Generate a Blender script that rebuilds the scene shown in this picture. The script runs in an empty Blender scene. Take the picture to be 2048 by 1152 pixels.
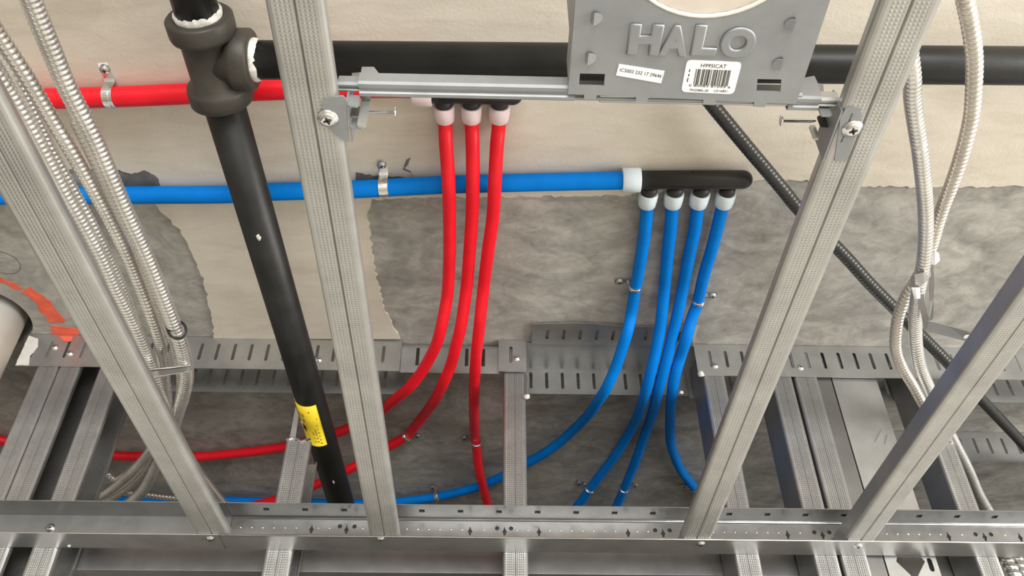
import bpy, math, random
from mathutils import Vector, Matrix
from mathutils.geometry import tessellate_polygon

random.seed(7)
SC = bpy.context.scene
COL = SC.collection

# ------------------------------------------------------------------ camera
ZC = 1.65                      # eye height above the floor
F = 1781.88                    # focal length in pixels of the 2048 frame
PITCH, YAW, ROLL = 0.720996, -0.028886, 0.0029362
_c, _s = math.cos(PITCH), math.sin(PITCH)
_fwd, _down, _right = Vector((0, _c, _s)), Vector((0, _s, -_c)), Vector((1, 0, 0))
_r2 = _right * math.cos(ROLL) + _down * math.sin(ROLL)
_d2 = _down * math.cos(ROLL) - _right * math.sin(ROLL)
_Z = Matrix.Rotation(YAW, 3, 'Z')
CR, CD, CF = _Z @ _r2, _Z @ _d2, _Z @ _fwd
cam = bpy.data.cameras.new('camera')
cam.sensor_width = 36.0
cam.lens = F * 36.0 / 2048.0
cam.clip_start = 0.01
camo = bpy.data.objects.new('camera', cam)
COL.objects.link(camo)
camo.matrix_world = Matrix(((CR.x, -CD.x, -CF.x, 0), (CR.y, -CD.y, -CF.y, 0), (CR.z, -CD.z, -CF.z, ZC), (0, 0, 0, 1)))
SC.camera = camo

# ------------------------------------------------------------------ light
w = bpy.data.worlds.new('overcast_daylight')
SC.world = w
w.use_nodes = True
w.node_tree.nodes['Background'].inputs[0].default_value = (1.0, 0.985, 0.955, 1)
w.node_tree.nodes['Background'].inputs[1].default_value = 0.55
SC.view_settings.view_transform = 'Standard'
SC.view_settings.look = 'None'
SC.view_settings.gamma = 1.0
SC.view_settings.use_curve_mapping = False
SC.view_settings.exposure = 0.64


def area_light(name, loc, aim, sx, sy, power, color):
    l = bpy.data.lights.new(name, 'AREA')
    l.shape = 'RECTANGLE'; l.size = sx; l.size_y = sy; l.energy = power; l.color = color
    o = bpy.data.objects.new(name, l); COL.objects.link(o)
    o.location = loc
    o.rotation_euler = (Vector(aim) - Vector(loc)).to_track_quat('-Z', 'Y').to_euler()
    return o


area_light('window_daylight', (3.0, -0.7, ZC - 0.35), (0.3, 0.1, 1.0), 2.2, 1.5, 106, (1.0, 0.975, 0.915))
area_light('window_daylight', (0.2, -3.2, ZC - 0.40), (-0.1, -0.2, 1.0), 2.6, 1.4, 122, (1.0, 0.985, 0.95))

# ------------------------------------------------------------------ pixel <-> place helpers (z, y relative to the eye)
HS = 0.805      # underside of slab
HJ = 0.479      # underside of ceiling joists
WY = 1.035      # near face of stud wall
WD = 0.064      # stud depth


def ray(u, v):
    return CR * ((u - 1024) / F) + CD * ((v - 576) / F) + CF


def at_z(u, v, z):
    r = ray(u, v)
    r = r * (z / r.z)
    return Vector((r.x, r.y, z + ZC))


def at_y(u, v, y):
    r = ray(u, v)
    r = r * (y / r.y)
    return Vector((r.x, y, r.z + ZC))


def V(x, y, z):
    return Vector((x, y, z + ZC))


# ------------------------------------------------------------------ materials
def new_mat(name):
    m = bpy.data.materials.new(name)
    m.use_nodes = True
    nt = m.node_tree
    return m, nt, nt.nodes['Principled BSDF']


def lnk(nt, a, b):
    nt.links.new(a, b)


def noise(nt, vec, scale, detail=4, rough=0.55, dist=0.0):
    n = nt.nodes.new('ShaderNodeTexNoise')
    n.inputs['Scale'].default_value = scale
    n.inputs['Detail'].default_value = detail
    n.inputs['Roughness'].default_value = rough
    n.inputs['Distortion'].default_value = dist
    if vec is not None:
        lnk(nt, vec, n.inputs['Vector'])
    return n.outputs['Fac']


def ramp(nt, fac, stops):
    r = nt.nodes.new('ShaderNodeValToRGB')
    el = r.color_ramp.elements
    while len(el) < len(stops):
        el.new(0.5)
    for e, (p, c) in zip(el, stops):
        e.position = p
        e.color = (*c, 1) if len(c) == 3 else c
    lnk(nt, fac, r.inputs['Fac'])
    return r.outputs['Color']


def math_n(nt, op, a, b=None):
    n = nt.nodes.new('ShaderNodeMath')
    n.operation = op
    for i, x in enumerate((a, b)):
        if x is None:
            continue
        if isinstance(x, (int, float)):
            n.inputs[i].default_value = x
        else:
            lnk(nt, x, n.inputs[i])
    return n.outputs[0]


def bump(nt, bsdf, h, strength, dist):
    b = nt.nodes.new('ShaderNodeBump')
    b.inputs['Strength'].default_value = strength
    b.inputs['Distance'].default_value = dist
    lnk(nt, h, b.inputs['Height'])
    lnk(nt, b.outputs['Normal'], bsdf.inputs['Normal'])


def coords(nt, kind='Object', scale=None):
    t = nt.nodes.new('ShaderNodeTexCoord')
    out = t.outputs[kind]
    if scale:
        mp = nt.nodes.new('ShaderNodeMapping')
        mp.inputs['Scale'].default_value = scale
        lnk(nt, out, mp.inputs['Vector'])
        out = mp.outputs['Vector']
    return out


def simple(name, color, rough=0.5, metal=0.0, var=0.0, vscale=30, spec=None, bumps=None):
    m, nt, b = new_mat(name)
    b.inputs['Base Color'].default_value = (*color, 1)
    b.inputs['Roughness'].default_value = rough
    b.inputs['Metallic'].default_value = metal
    if spec is not None:
        b.inputs['Specular IOR Level'].default_value = spec
    co = coords(nt)
    if var:
        n = noise(nt, co, vscale)
        lo = tuple(max(0, c * (1 - var)) for c in color)
        hi = tuple(min(1, c * (1 + var)) for c in color)
        lnk(nt, ramp(nt, n, [(0.3, lo), (0.7, hi)]), b.inputs['Base Color'])
    if bumps:
        bump(nt, b, noise(nt, co, bumps[0], 5), bumps[1], bumps[2])
    return m


def galvanized(name, base=0.62, rough=0.36, knurl=None, tint=(1, 1.005, 0.99), metal=0.85, period=0.0031, kstr=0.6):
    m, nt, b = new_mat(name)
    co = coords(nt)
    n = noise(nt, co, 22, 5, 0.6)
    lo = tuple(base * 0.86 * t for t in tint)
    hi = tuple(min(1, base * 1.12 * t) for t in tint)
    lnk(nt, ramp(nt, n, [(0.3, lo), (0.7, hi)]), b.inputs['Base Color'])
    b.inputs['Metallic'].default_value = metal
    n2 = noise(nt, coords(nt, 'Object', (8, 8, 8)), 6, 3)
    r = nt.nodes.new('ShaderNodeMapRange')
    r.inputs['To Min'].default_value = rough - 0.07
    r.inputs['To Max'].default_value = rough + 0.09
    lnk(nt, n2, r.inputs['Value'])
    lnk(nt, r.outputs[0], b.inputs['Roughness'])
    if knurl:
        sp = nt.nodes.new('ShaderNodeSeparateXYZ')
        lnk(nt, co, sp.inputs[0])
        k = 2 * math.pi / period
        a = math_n(nt, 'SINE', math_n(nt, 'MULTIPLY', sp.outputs['X'], k))
        c = math_n(nt, 'SINE', math_n(nt, 'MULTIPLY', sp.outputs[knurl], k))
        h = math_n(nt, 'MULTIPLY', math_n(nt, 'ADD', a, 1.0), math_n(nt, 'ADD', c, 1.0))
        ax = math_n(nt, 'ABSOLUTE', sp.outputs['X'])
        msk = math_n(nt, 'MULTIPLY', math_n(nt, 'GREATER_THAN', ax, 0.0022), math_n(nt, 'LESS_THAN', ax, 0.0122))
        bump(nt, b, math_n(nt, 'MULTIPLY', h, msk), kstr, 0.00016)
    else:
        bump(nt, b, noise(nt, co, 60, 2), 0.08, 0.002)
    return m


def concrete(name, cols, scale=6.0, bscale=120, bdist=0.001, streak=(1, 1, 1), bstr=0.5):
    m, nt, b = new_mat(name)
    co = coords(nt, 'Object', streak)
    n1 = noise(nt, co, scale, 8, 0.62, 1.8)
    n2 = noise(nt, co, scale * 5, 6, 0.62, 1.2)
    mx = math_n(nt, 'ADD', math_n(nt, 'MULTIPLY', n1, 0.62), math_n(nt, 'MULTIPLY', n2, 0.38))
    lnk(nt, ramp(nt, mx, [(0.36, cols[0]), (0.5, cols[1]), (0.64, cols[2])]), b.inputs['Base Color'])
    b.inputs['Roughness'].default_value = 0.85
    bump(nt, b, noise(nt, coords(nt), bscale, 6, 0.65), bstr, bdist)
    return m


M = {}
M['slab'] = concrete('bare_concrete', [(0.20, 0.193, 0.178), (0.315, 0.305, 0.282), (0.45, 0.435, 0.40)], 9, 90, 0.0012, (0.8, 1.15, 1), 0.4)
M['plaster'] = concrete('beige_skim_coat', [(0.53, 0.475, 0.40), (0.605, 0.555, 0.475), (0.66, 0.61, 0.53)], 5, 260, 0.0016, (0.5, 1.6, 1), 0.3)
M['floor'] = concrete('dusty_floor', [(0.29, 0.265, 0.225), (0.35, 0.325, 0.28), (0.41, 0.38, 0.33)], 2, 60, 0.001)
M['drywall'] = simple('grey_drywall', (0.40, 0.385, 0.355), 0.9, 0, 0.04, 3)
M['board'] = simple('wall_board', (0.30, 0.28, 0.25), 0.9, 0, 0.12, 3)
M['galv'] = galvanized('galvanized_steel', 0.46)
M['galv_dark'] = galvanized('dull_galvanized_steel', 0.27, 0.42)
M['joist'] = galvanized('knurled_joist_steel', 0.41, 0.42, 'Y', (1, 0.995, 0.955), 0.7, 0.0029)
M['stud'] = galvanized('knurled_stud_steel', 0.38, 0.36, 'Z', (1, 1, 0.985), 0.82, 0.0031, 0.3)
M['bright'] = galvanized('bright_zinc', 0.78, 0.22, None, (1, 1, 1.0), 1.0)
M['track'] = galvanized('bright_track_steel', 0.30, 0.30, None, (1, 1, 0.99), 0.9)
M['cable'] = galvanized('interlocked_armor', 0.74, 0.27, None, (1, 0.98, 0.94), 0.85)
M['cable_tan'] = galvanized('dusty_interlocked_armor', 0.62, 0.35, None, (1, 0.94, 0.85), 0.8)
M['housing'] = galvanized('housing_steel', 0.30, 0.48, None, (0.95, 1.0, 1.03), 0.6)
M['black_pipe'] = simple('black_steel_pipe', (0.0125, 0.0125, 0.012), 0.42, 0.0, 0.35, 25, 0.35, (160, 0.15, 0.001))
M['tee'] = simple('malleable_iron', (0.055, 0.05, 0.042), 0.5, 0.35, 0.2, 30, 0.4, (220, 0.25, 0.0008))
M['dope'] = simple('pipe_dope', (0.56, 0.55, 0.51), 0.7, 0, 0.3, 90, None, (150, 0.8, 0.002))
M['red'] = simple('red_pex', (0.74, 0.008, 0.020), 0.42, 0, 0.10, 35, 0.3)
M['blue'] = simple('blue_pex', (0.0005, 0.175, 0.62), 0.55, 0, 0.08, 35, 0.1)
M['cuff'] = simple('translucent_ring', (0.60, 0.68, 0.74), 0.4, 0, 0.06, 60)
M['cuff_pink'] = simple('translucent_ring_by_red', (0.74, 0.60, 0.62), 0.4, 0, 0.06, 60)
M['manifold'] = simple('black_polymer', (0.018, 0.017, 0.016), 0.45, 0, 0.2, 40, 0.4)
M['black_flex'] = simple('black_sheathing', (0.016, 0.016, 0.015), 0.36, 0, 0.2, 60, 0.5)
M['black'] = simple('matte_black', (0.01, 0.01, 0.01), 0.6, 0, 0.2, 60)
M['ink'] = simple('ink_and_recess_shade', (0.02, 0.02, 0.02), 0.7, 0, 0.1, 60)
M['paper'] = simple('white_label_paper', (0.86, 0.87, 0.86), 0.6, 0, 0.02, 60)
M['yellow'] = simple('yellow_label', (0.80, 0.60, 0.03), 0.5, 0, 0.06, 90)
M['brownink'] = simple('worn_brown_ink', (0.20, 0.13, 0.015), 0.7, 0, 0.2, 90)
M['orange'] = simple('orange_marking_paint', (0.72, 0.115, 0.06), 0.7, 0, 0.18, 60)
M['pvc'] = simple('white_plastic_pipe', (0.90, 0.87, 0.79), 0.5, 0, 0.03, 12)
M['cover'] = simple('cream_dust_cover', (0.56, 0.50, 0.44), 0.75, 0, 0.12, 25)
M['rim'] = simple('cream_rim', (0.62, 0.59, 0.52), 0.55, 0, 0.05, 30)
M['gypsum'] = simple('dried_sealant', (0.60, 0.59, 0.55), 0.8, 0, 0.1, 80)
M['grime'] = simple('dark_mortar_smear', (0.13, 0.125, 0.115), 0.9, 0, 0.25, 60)

# ------------------------------------------------------------------ object helpers
ORG = {}


def mesh_obj(name, verts, faces, mat, parent=None, smooth=False, origin=None):
    if parent is not None:
        o0 = ORG[parent.name]
    else:
        o0 = origin
        if o0 is None:
            n = max(1, len(verts))
            o0 = Vector((sum(v[0] for v in verts) / n, sum(v[1] for v in verts) / n, min(v[2] for v in verts)))
    me = bpy.data.meshes.new(name)
    me.from_pydata([(v[0] - o0[0], v[1] - o0[1], v[2] - o0[2]) for v in verts], [], faces)
    me.materials.append(M[mat] if isinstance(mat, str) else mat)
    if smooth:
        me.polygons.foreach_set('use_smooth', [True] * len(me.polygons))
    me.update()
    o = bpy.data.objects.new(name, me)
    COL.objects.link(o)
    if parent is not None:
        o.parent = parent
    else:
        o.location = o0
    ORG[o.name] = Vector(o0)
    return o


def thing(name, label, cat, loc, group=None):
    o = bpy.data.objects.new(name, None)
    o.empty_display_size = 0.03
    COL.objects.link(o)
    o.location = loc
    ORG[o.name] = Vector(loc)
    return tag(o, label, cat, group)


def tag(o, label=None, cat=None, group=None, kind=None):
    if label: o['label'] = label
    if cat: o['category'] = cat
    if group: o['group'] = group
    if kind: o['kind'] = kind
    return o


class MB:
    """collects shapes for one mesh"""
    def __init__(s):
        s.v, s.f = [], []

    def add(s, v, f):
        n = len(s.v)
        s.v += [Vector(x) for x in v]
        s.f += [tuple(i + n for i in q) for q in f]
        return s

    def box(s, a, b):
        (x0, y0, z0), (x1, y1, z1) = a, b
        return s.add([(x0, y0, z0), (x1, y0, z0), (x1, y1, z0), (x0, y1, z0), (x0, y0, z1), (x1, y0, z1), (x1, y1, z1), (x0, y1, z1)],
                     [(0, 3, 2, 1), (4, 5, 6, 7), (0, 1, 5, 4), (1, 2, 6, 5), (2, 3, 7, 6), (3, 0, 4, 7)])

    def sweep(s, pts, rad, seg=12, caps=True):
        v, f = sweep(pts, rad, seg, caps)
        return s.add(v, f)

    def plate(s, outer, holes, t, fn):
        v, f = plate(outer, holes, t, fn)
        return s.add(v, f)

    def profile(s, poly, t, fn, s0, s1, n=1):
        v, f = profile(poly, t, fn, s0, s1, n)
        return s.add(v, f)

    def build(s, name, mat, parent=None, smooth=False, origin=None):
        return mesh_obj(name, s.v, s.f, mat, parent, smooth, origin)


def catmull(pts, step):
    """smooth path through pts, resampled at about `step` metres"""
    P = [Vector(p) for p in pts]
    if len(P) == 2:
        dense = [P[0].lerp(P[1], i / 60) for i in range(61)]
    else:
        Q = [P[0] * 2 - P[1]] + P + [P[-1] * 2 - P[-2]]
        dense = []
        for i in range(1, len(Q) - 2):
            a, b, c, d = Q[i - 1:i + 3]
            for k in range(24):
                t = k / 24
                dense.append(0.5 * ((2 * b) + (c - a) * t + (2 * a - 5 * b + 4 * c - d) * t * t + (3 * b - a - 3 * c + d) * t ** 3))
        dense.append(P[-1])
    L = [0.0]
    for a, b in zip(dense, dense[1:]):
        L.append(L[-1] + (b - a).length)
    n = max(2, int(L[-1] / step))
    out, j = [], 0
    for i in range(n + 1):
        d = L[-1] * i / n
        while j < len(L) - 2 and L[j + 1] < d:
            j += 1
        seg = L[j + 1] - L[j]
        out.append(dense[j].lerp(dense[j + 1], 0 if seg == 0 else (d - L[j]) / seg))
    return out


def sweep(pts, rad, seg=12, caps=True, step=None):
    """tube along pts; rad is a number or rad(s, theta)"""
    v, f = [], []
    n = len(pts)
    t0 = (pts[1] - pts[0]).normalized()
    up = Vector((0, 0, 1)) if abs(t0.z) < 0.9 else Vector((1, 0, 0))
    nrm = (up - t0 * up.dot(t0)).normalized()
    s = 0.0
    for i, p in enumerate(pts):
        if i:
            s += (p - pts[i - 1]).length
        t = (pts[min(i + 1, n - 1)] - pts[max(i - 1, 0)]).normalized()
        nrm = (nrm - t * nrm.dot(t)).normalized()
        bn = t.cross(nrm)
        for k in range(seg):
            a = 2 * math.pi * k / seg
            r = rad(s, a) if callable(rad) else rad
            v.append(p + (nrm * math.cos(a) + bn * math.sin(a)) * r)
    for i in range(n - 1):
        for k in range(seg):
            k2 = (k + 1) % seg
            f.append((i * seg + k, i * seg + k2, (i + 1) * seg + k2, (i + 1) * seg + k))
    if caps:
        f.append(tuple(range(seg - 1, -1, -1)))
        f.append(tuple((n - 1) * seg + k for k in range(seg)))
    return v, f


def lathe_along(p0, d, prof, seg=20):
    """revolve (s, r) stations about the axis from p0 along unit d"""
    d = Vector(d).normalized()
    up = Vector((0, 0, 1)) if abs(d.z) < 0.9 else Vector((1, 0, 0))
    a = (up - d * up.dot(d)).normalized()
    b = d.cross(a)
    v, f = [], []
    for s, r in prof:
        for k in range(seg):
            t = 2 * math.pi * k / seg
            v.append(Vector(p0) + d * s + (a * math.cos(t) + b * math.sin(t)) * r)
    for i in range(len(prof) - 1):
        for k in range(seg):
            k2 = (k + 1) % seg
            f.append((i * seg + k, i * seg + k2, (i + 1) * seg + k2, (i + 1) * seg + k))
    f.append(tuple(range(seg - 1, -1, -1)))
    f.append(tuple((len(prof) - 1) * seg + k for k in range(seg)))
    return v, f


def plate(outer, holes, t, fn):
    """flat sheet with real holes; fn(x, y, d) places it, d from 0 to t"""
    loops = [outer] + list(holes)
    tris = tessellate_polygon([[Vector((x, y, 0)) for x, y in l] for l in loops])
    flat = [p for l in loops for p in l]
    n = len(flat)
    v = [fn(x, y, 0) for x, y in flat] + [fn(x, y, t) for x, y in flat]
    f = [tuple(q) for q in tris] + [tuple(i + n for i in reversed(q)) for q in tris]
    b = 0
    for l in loops:
        m = len(l)
        for i in range(m):
            j = (i + 1) % m
            f.append((b + i, b + j, b + j + n, b + i + n))
        b += m
    return v, f


def celled_plate(mb, x0, x1, y0, y1, holes, t, fn):
    """long strip with holes, cut into one cell per hole so every hole triangulates cleanly"""
    hs = sorted(holes, key=lambda h: sum(p[0] for p in h) / len(h))
    cuts = [x0]
    for a, b in zip(hs, hs[1:]):
        cuts.append((max(p[0] for p in a) + min(p[0] for p in b)) / 2)
    cuts.append(x1)
    for h, a, b in zip(hs, cuts, cuts[1:]):
        mb.plate([(a, y0), (b, y0), (b, y1), (a, y1)], [h], t, fn)
    if not hs:
        mb.plate([(x0, y0), (x1, y0), (x1, y1), (x0, y1)], [], t, fn)
    return mb


def profile(poly, t, fn, s0, s1, n=1):
    """sheet-metal section `poly` (u, v), thickened by t to its left, run from s0 to s1; fn(u, v, s)"""
    P = [Vector(p) for p in poly]
    off = []
    for i, p in enumerate(P):
        a = P[max(i - 1, 0)]
        b = P[min(i + 1, len(P) - 1)]
        d = (b - a).normalized()
        off.append(p + Vector((-d.y, d.x)) * t)
    m = len(P)
    v, f = [], []
    for k in range(n + 1):
        s = s0 + (s1 - s0) * k / n
        v += [fn(p.x, p.y, s) for p in P] + [fn(p.x, p.y, s) for p in off]
    for k in range(n):
        A, B = k * 2 * m, (k + 1) * 2 * m
        for i in range(m - 1):
            f.append((A + i, A + i + 1, B + i + 1, B + i))
            f.append((A + m + i + 1, A + m + i, B + m + i, B + m + i + 1))
        f.append((A, B, B + m, A + m))
        f.append((A + m - 1, A + 2 * m - 1, B + 2 * m - 1, B + m - 1))
    for A in (0, n * 2 * m):
        for i in range(m - 1):
            f.append((A + i, A + m + i, A + m + i + 1, A + i + 1))
    return v, f


def slot(x, y, w, h, k=4):
    """rounded upright slot outline centred on x, y"""
    r = w / 2
    pts = []
    for i in range(k + 1):
        a = math.pi * i / k
        pts.append((x + r * math.cos(a), y + h / 2 - r + r * math.sin(a)))
    for i in range(k + 1):
        a = math.pi + math.pi * i / k
        pts.append((x + r * math.cos(a), y - h / 2 + r + r * math.sin(a)))
    return pts


def circle(x, y, r, n=14):
    return [(x + r * math.cos(2 * math.pi * i / n), y + r * math.sin(2 * math.pi * i / n)) for i in range(n)]


def rrect(x0, y0, x1, y1, r, k=3):
    pts = []
    for cx, cy, a0 in ((x1 - r, y1 - r, 0), (x0 + r, y1 - r, 90), (x0 + r, y0 + r, 180), (x1 - r, y0 + r, 270)):
        for i in range(k + 1):
            a = math.radians(a0 + 90 * i / k)
            pts.append((cx + r * math.cos(a), cy + r * math.sin(a)))
    return pts


def screw(name, parent, p, d, r=0.0045, mat='bright'):
    """pan-head screw: domed head standing off along d, shade of its cross recess painted as dark bars"""
    d = Vector(d).normalized()
    prof = [(-0.004, r * 0.45), (0, r * 0.5), (0, r * 1.25), (0.0006, r * 1.25), (0.0008, r), (0.0018, r * 0.92), (0.0026, r * 0.65), (0.0029, r * 0.32), (0.0022, r * 0.26)]
    v, f = lathe_along(p, d, prof, 14)
    nf = len(f)
    if r > 0.0035:
        e1 = (Vector((0.31, 0.9, 0.27)) - d * Vector((0.31, 0.9, 0.27)).dot(d)).normalized()
        e2 = d.cross(e1)
        for a_, b_ in ((e1, e2), (e2, e1)):
            n0 = len(v)
            for h_ in (0.0024, 0.0031):
                for q in ((-0.5, -0.11), (0.5, -0.11), (0.5, 0.11), (-0.5, 0.11)):
                    v.append(Vector(p) + d * h_ + a_ * r * q[0] + b_ * r * q[1])
            f += [(n0 + 4, n0 + 5, n0 + 6, n0 + 7), (n0, n0 + 1, n0 + 5, n0 + 4), (n0 + 1, n0 + 2, n0 + 6, n0 + 5), (n0 + 2, n0 + 3, n0 + 7, n0 + 6), (n0 + 3, n0, n0 + 4, n0 + 7)]
    o = mesh_obj(name, v, f, mat, parent, True)
    o.data.materials.append(M['ink'])  # black cross bars paint the shade of the driver recess
    for pl in o.data.polygons[nf:]:
        pl.material_index = 1
    return o


# ================================================================== the setting
mb = MB()
X0, X1, Y0, Y1 = -2.6, 2.6, -2.2, 3.2
HOLE = (-0.722, 0.995, 0.066)
mb.plate([(X0, Y0), (X1, Y0), (X1, Y1), (X0, Y1)], [circle(HOLE[0], HOLE[1], HOLE[2], 40)], 0.2, lambda x, y, d: V(x, y, HS + d))
ceiling = tag(mb.build('ceiling', 'slab'), 'cast concrete slab overhead, bare grey beyond a beige skim coat', None, None, 'structure')

fl = MB().box((-4.5, -5, -0.1), (5, 4.5, 0.0)).build('floor', 'floor')
tag(fl, 'dusty concrete floor below the framing', None, None, 'structure')
wb = MB().box((X0, Y1, 0), (X1, Y1 + 0.1, HS + ZC + 0.2)).build('wall_back', 'board')
tag(wb, 'far wall of the room beyond the studs', None, None, 'structure')
wl = MB().box((X0 - 0.1, Y0, 0), (X0, Y1 + 0.1, HS + ZC + 0.2)).build('wall_left', 'board')
tag(wl, 'side wall on the left of the work area', None, None, 'structure')


wf = MB().box((-0.667, WY - 0.013, 0), (2.6, WY, ZC + 0.40)).build('light_block_wall', 'drywall')  # added out of view to block floor bounce into the far room
tag(wf, 'unseen drywall sheet added below view to keep light from the far room', None, None, 'structure')


def ragged(pts, amp, step=0.006):
    out = []
    for a, b in zip(pts, pts[1:]):
        a, b = Vector(a), Vector(b)
        n = max(1, int((b - a).length / step))
        for i in range(n):
            p = a.lerp(b, i / n)
            out.append((p.x + random.uniform(-amp, amp), p.y + random.uniform(-amp, amp)))
    out.append(tuple(pts[-1]))
    return out


def S2(u, v, z=HS):
    p = at_z(u, v, z)
    return (p.x, p.y)


edge = [S2(2200, 362), S2(2048, 370), S2(1900, 372), S2(1740, 370), S2(1640, 362), S2(1590, 357), S2(1510, 360), S2(1250, 388), S2(1000, 391), S2(870, 392),
        S2(742, 396), S2(737, 430), S2(741, 480), S2(752, 540), S2(768, 610), S2(800, 676)]
edge2 = [S2(430, 676), S2(420, 610), S2(408, 560), S2(388, 505), S2(355, 452), S2(318, 415), S2(300, 392), S2(312, 362), S2(300, 345), S2(270, 350), S2(238, 338), S2(150, 338), S2(60, 340), S2(-60, 345)]
far_l = (X0, edge2[-1][1])
outer = [(X1, Y0), (X1, edge[0][1])] + ragged(edge, 0.0022) + ragged(edge2, 0.0022) + [far_l, (X0, Y0)]
mb = MB().plate(outer, [], 0.0025, lambda x, y, d: V(x, y, HS - 0.0024 + d))
coat = mb.build('skim_coat', 'plaster', ceiling)
coat['label'] = 'beige skim coat with ragged edges'

# dark mortar smears along the blue supply pipe
for pts in ([(236, 340), (262, 346), (290, 338), (318, 352), (322, 372), (236, 372)], [(712, 342), (760, 350), (800, 350), (822, 355), (800, 362), (712, 358)],
            [(812, 316), (822, 312), (818, 324), (810, 334), (822, 340), (826, 352), (822, 342), (806, 336)]):
    o = ragged([S2(*p) for p in pts], 0.0012, 0.004)
    MB().plate(o, [], 0.0006, lambda x, y, d: V(x, y, HS - 0.003 + d)).build('mortar_smear', 'grime', ceiling)

# orange marking around the core hole
def arc_patch(a0, a1, r0, r1):
    n = 12
    o = []
    for i in range(n + 1):
        a = math.radians(a0 + (a1 - a0) * i / n)
        r = r1 + random.uniform(-0.003, 0.003)
        o.append((HOLE[0] + r * math.cos(a), HOLE[1] + r * math.sin(a)))
    for i in range(n + 1):
        a = math.radians(a1 + (a0 - a1) * i / n)
        r = r0 + random.uniform(-0.004, 0.004)
        o.append((HOLE[0] + r * math.cos(a), HOLE[1] + r * math.sin(a)))
    return o


for a in ((-68, -38, 0.094, 0.103), (-36, 6, 0.090, 0.112), (11, 26, 0.092, 0.128)):
    MB().plate(arc_patch(*a), [], 0.0006, lambda x, y, d: V(x, y, HS - 0.0006 + d)).build('paint_mark', 'orange', ceiling)
# pencil ring near the left edge
v, f = [], []
cx, cy = S2(5, 525)
n = 40
for i in range(n):
    a = 2 * math.pi * i / n
    for r in (0.0215, 0.0225):
        v.append(V(cx + r * math.cos(a), cy + r * math.sin(a), HS - 0.0004))
for i in range(n):
    j = (i + 1) % n
    f.append((2 * i, 2 * i + 1, 2 * j + 1, 2 * j))
mesh_obj('pencil_ring', v, f, 'grime', ceiling)

# white pipe rising through the core hole
mb = MB()
mb.add(*lathe_along(V(-0.716, 1.004, -ZC), (0, 0, 1), [(0, 0.044), (ZC + 1.0, 0.044)], 32))
t = mb.build('drain_pipe', 'pvc', None, True)
tag(t, 'white plastic pipe rising through a round hole in the slab', 'pipe')


# ================================================================== slotted deflection tracks
def slotted_flange(mb, x0, x1, ya, zt, drop, first, pitch=0.0238, out=0.0012, tilt=0.0):
    """vertical slotted strip hanging from zt at depth ya"""
    holes = []
    x = first
    while x < x1 - 0.006:
        if x > x0 + 0.006:
            holes.append(slot(x, -drop * 0.47, 0.0046, 0.030))
        x += pitch
    return mb.plate([(x0, 0), (x0, -drop), (x1, -drop), (x1, 0)], holes, out,
                    lambda x, y, d: V(x, ya + d + tilt * (-y / drop) ** 1.5, zt + y))


DROP = 0.056
ZT = HS - 0.001
YN, YF = WY - 0.0015, WY + WD + 0.001


def slotted_track(label, x0, x1, near=True, far=True, ph=0.0, y0=YN, y1=YF, farx=None):
    t = thing('slotted_track', label, 'track', V((x0 + x1) / 2, (y0 + y1) / 2, HS - DROP))
    MB().box(V(x0, y0 + 0.0012, ZT - 0.0012), V(x1, y1, ZT)).build('web', 'galv', t)
    if near:
        slotted_flange(MB(), x0, x1, y0, ZT, DROP, x0 + 0.015 + ph).build('slotted_flange', 'galv', t)
    if far:
        fx0, fx1 = farx or (x0, x1)
        slotted_flange(MB(), fx0, fx1, y1, ZT, DROP - 0.006, fx0 + 0.012 + ph).build('slotted_flange', 'galv', t)
    return t


tA = slotted_track('long slotted steel track on the slab, left of the red tubes', -0.671, -0.131)
for u, v in ((110, 694), (140, 706), (637, 719), (305, 742)):
    if v < 740:
        screw('screw', tA, at_y(u, v, YN), (0, -1, 0), 0.0042)
mb = MB().plate(ragged([(-0.6705, -0.002), (-0.6705, -0.030), (-0.6705, -0.0555), (-0.652, -0.0555), (-0.656, -0.040), (-0.650, -0.022), (-0.655, -0.008)], 0.0006, 0.004), [], 0.0005, lambda x, y, d: V(x, YN - 0.0006 + d, ZT + y))
mb.build('plaster_smear', 'gypsum', tA)
mb = MB().plate([tuple((at_y(u, v, YN).x, at_y(u, v, YN).z - ZC)) for u, v in ((118, 673), (146, 673), (143, 683), (128, 682))], [], 0.0005, lambda x, z, d: V(x, YN - 0.0006 + d, z))
mb.build('paint_mark', 'orange', tA)

# piece behind the red tubes: near flange pushed back with a rolled top
tB = thing('slotted_track', 'short slotted track with a rolled top edge behind the three red tubes', 'track', V(-0.06, WY + 0.02, HS - DROP))
MB().box(V(-0.131, YN + 0.014, ZT - 0.0012), V(0.014, YF, ZT)).build('web', 'galv', tB)
holes, prof = [], []
mb = MB()
xs = [-0.131 + 0.145 * i / 24 for i in range(25)]
sl = [-0.107, -0.060, -0.036, -0.012]
rows = [(0.010, -0.0010), (0.006, -0.004), (0.0035, -0.008), (0.003, -0.012), (0.0035, -0.020), (0.005, -0.042), (0.006, -0.054)]
grid = []
xe = sorted(set([-0.131, 0.014] + [s + d for s in sl for d in (-0.0025, 0.0025)]))
for x in xe:
    for y, z in rows:
        grid.append(V(x, YN + y, ZT + z))
for x in xe:
    for y, z in rows:
        grid.append(V(x, YN + y + 0.0011, ZT + z))
nr, half = len(rows), len(xe) * len(rows)
faces = []
cells = set()
for i in range(len(xe) - 1):
    mid = (xe[i] + xe[i + 1]) / 2
    hole = any(abs(mid - s) < 0.002 for s in sl)
    for j in range(nr - 1):
        if hole and j in (3, 4):
            continue
        cells.add((i, j))
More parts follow.
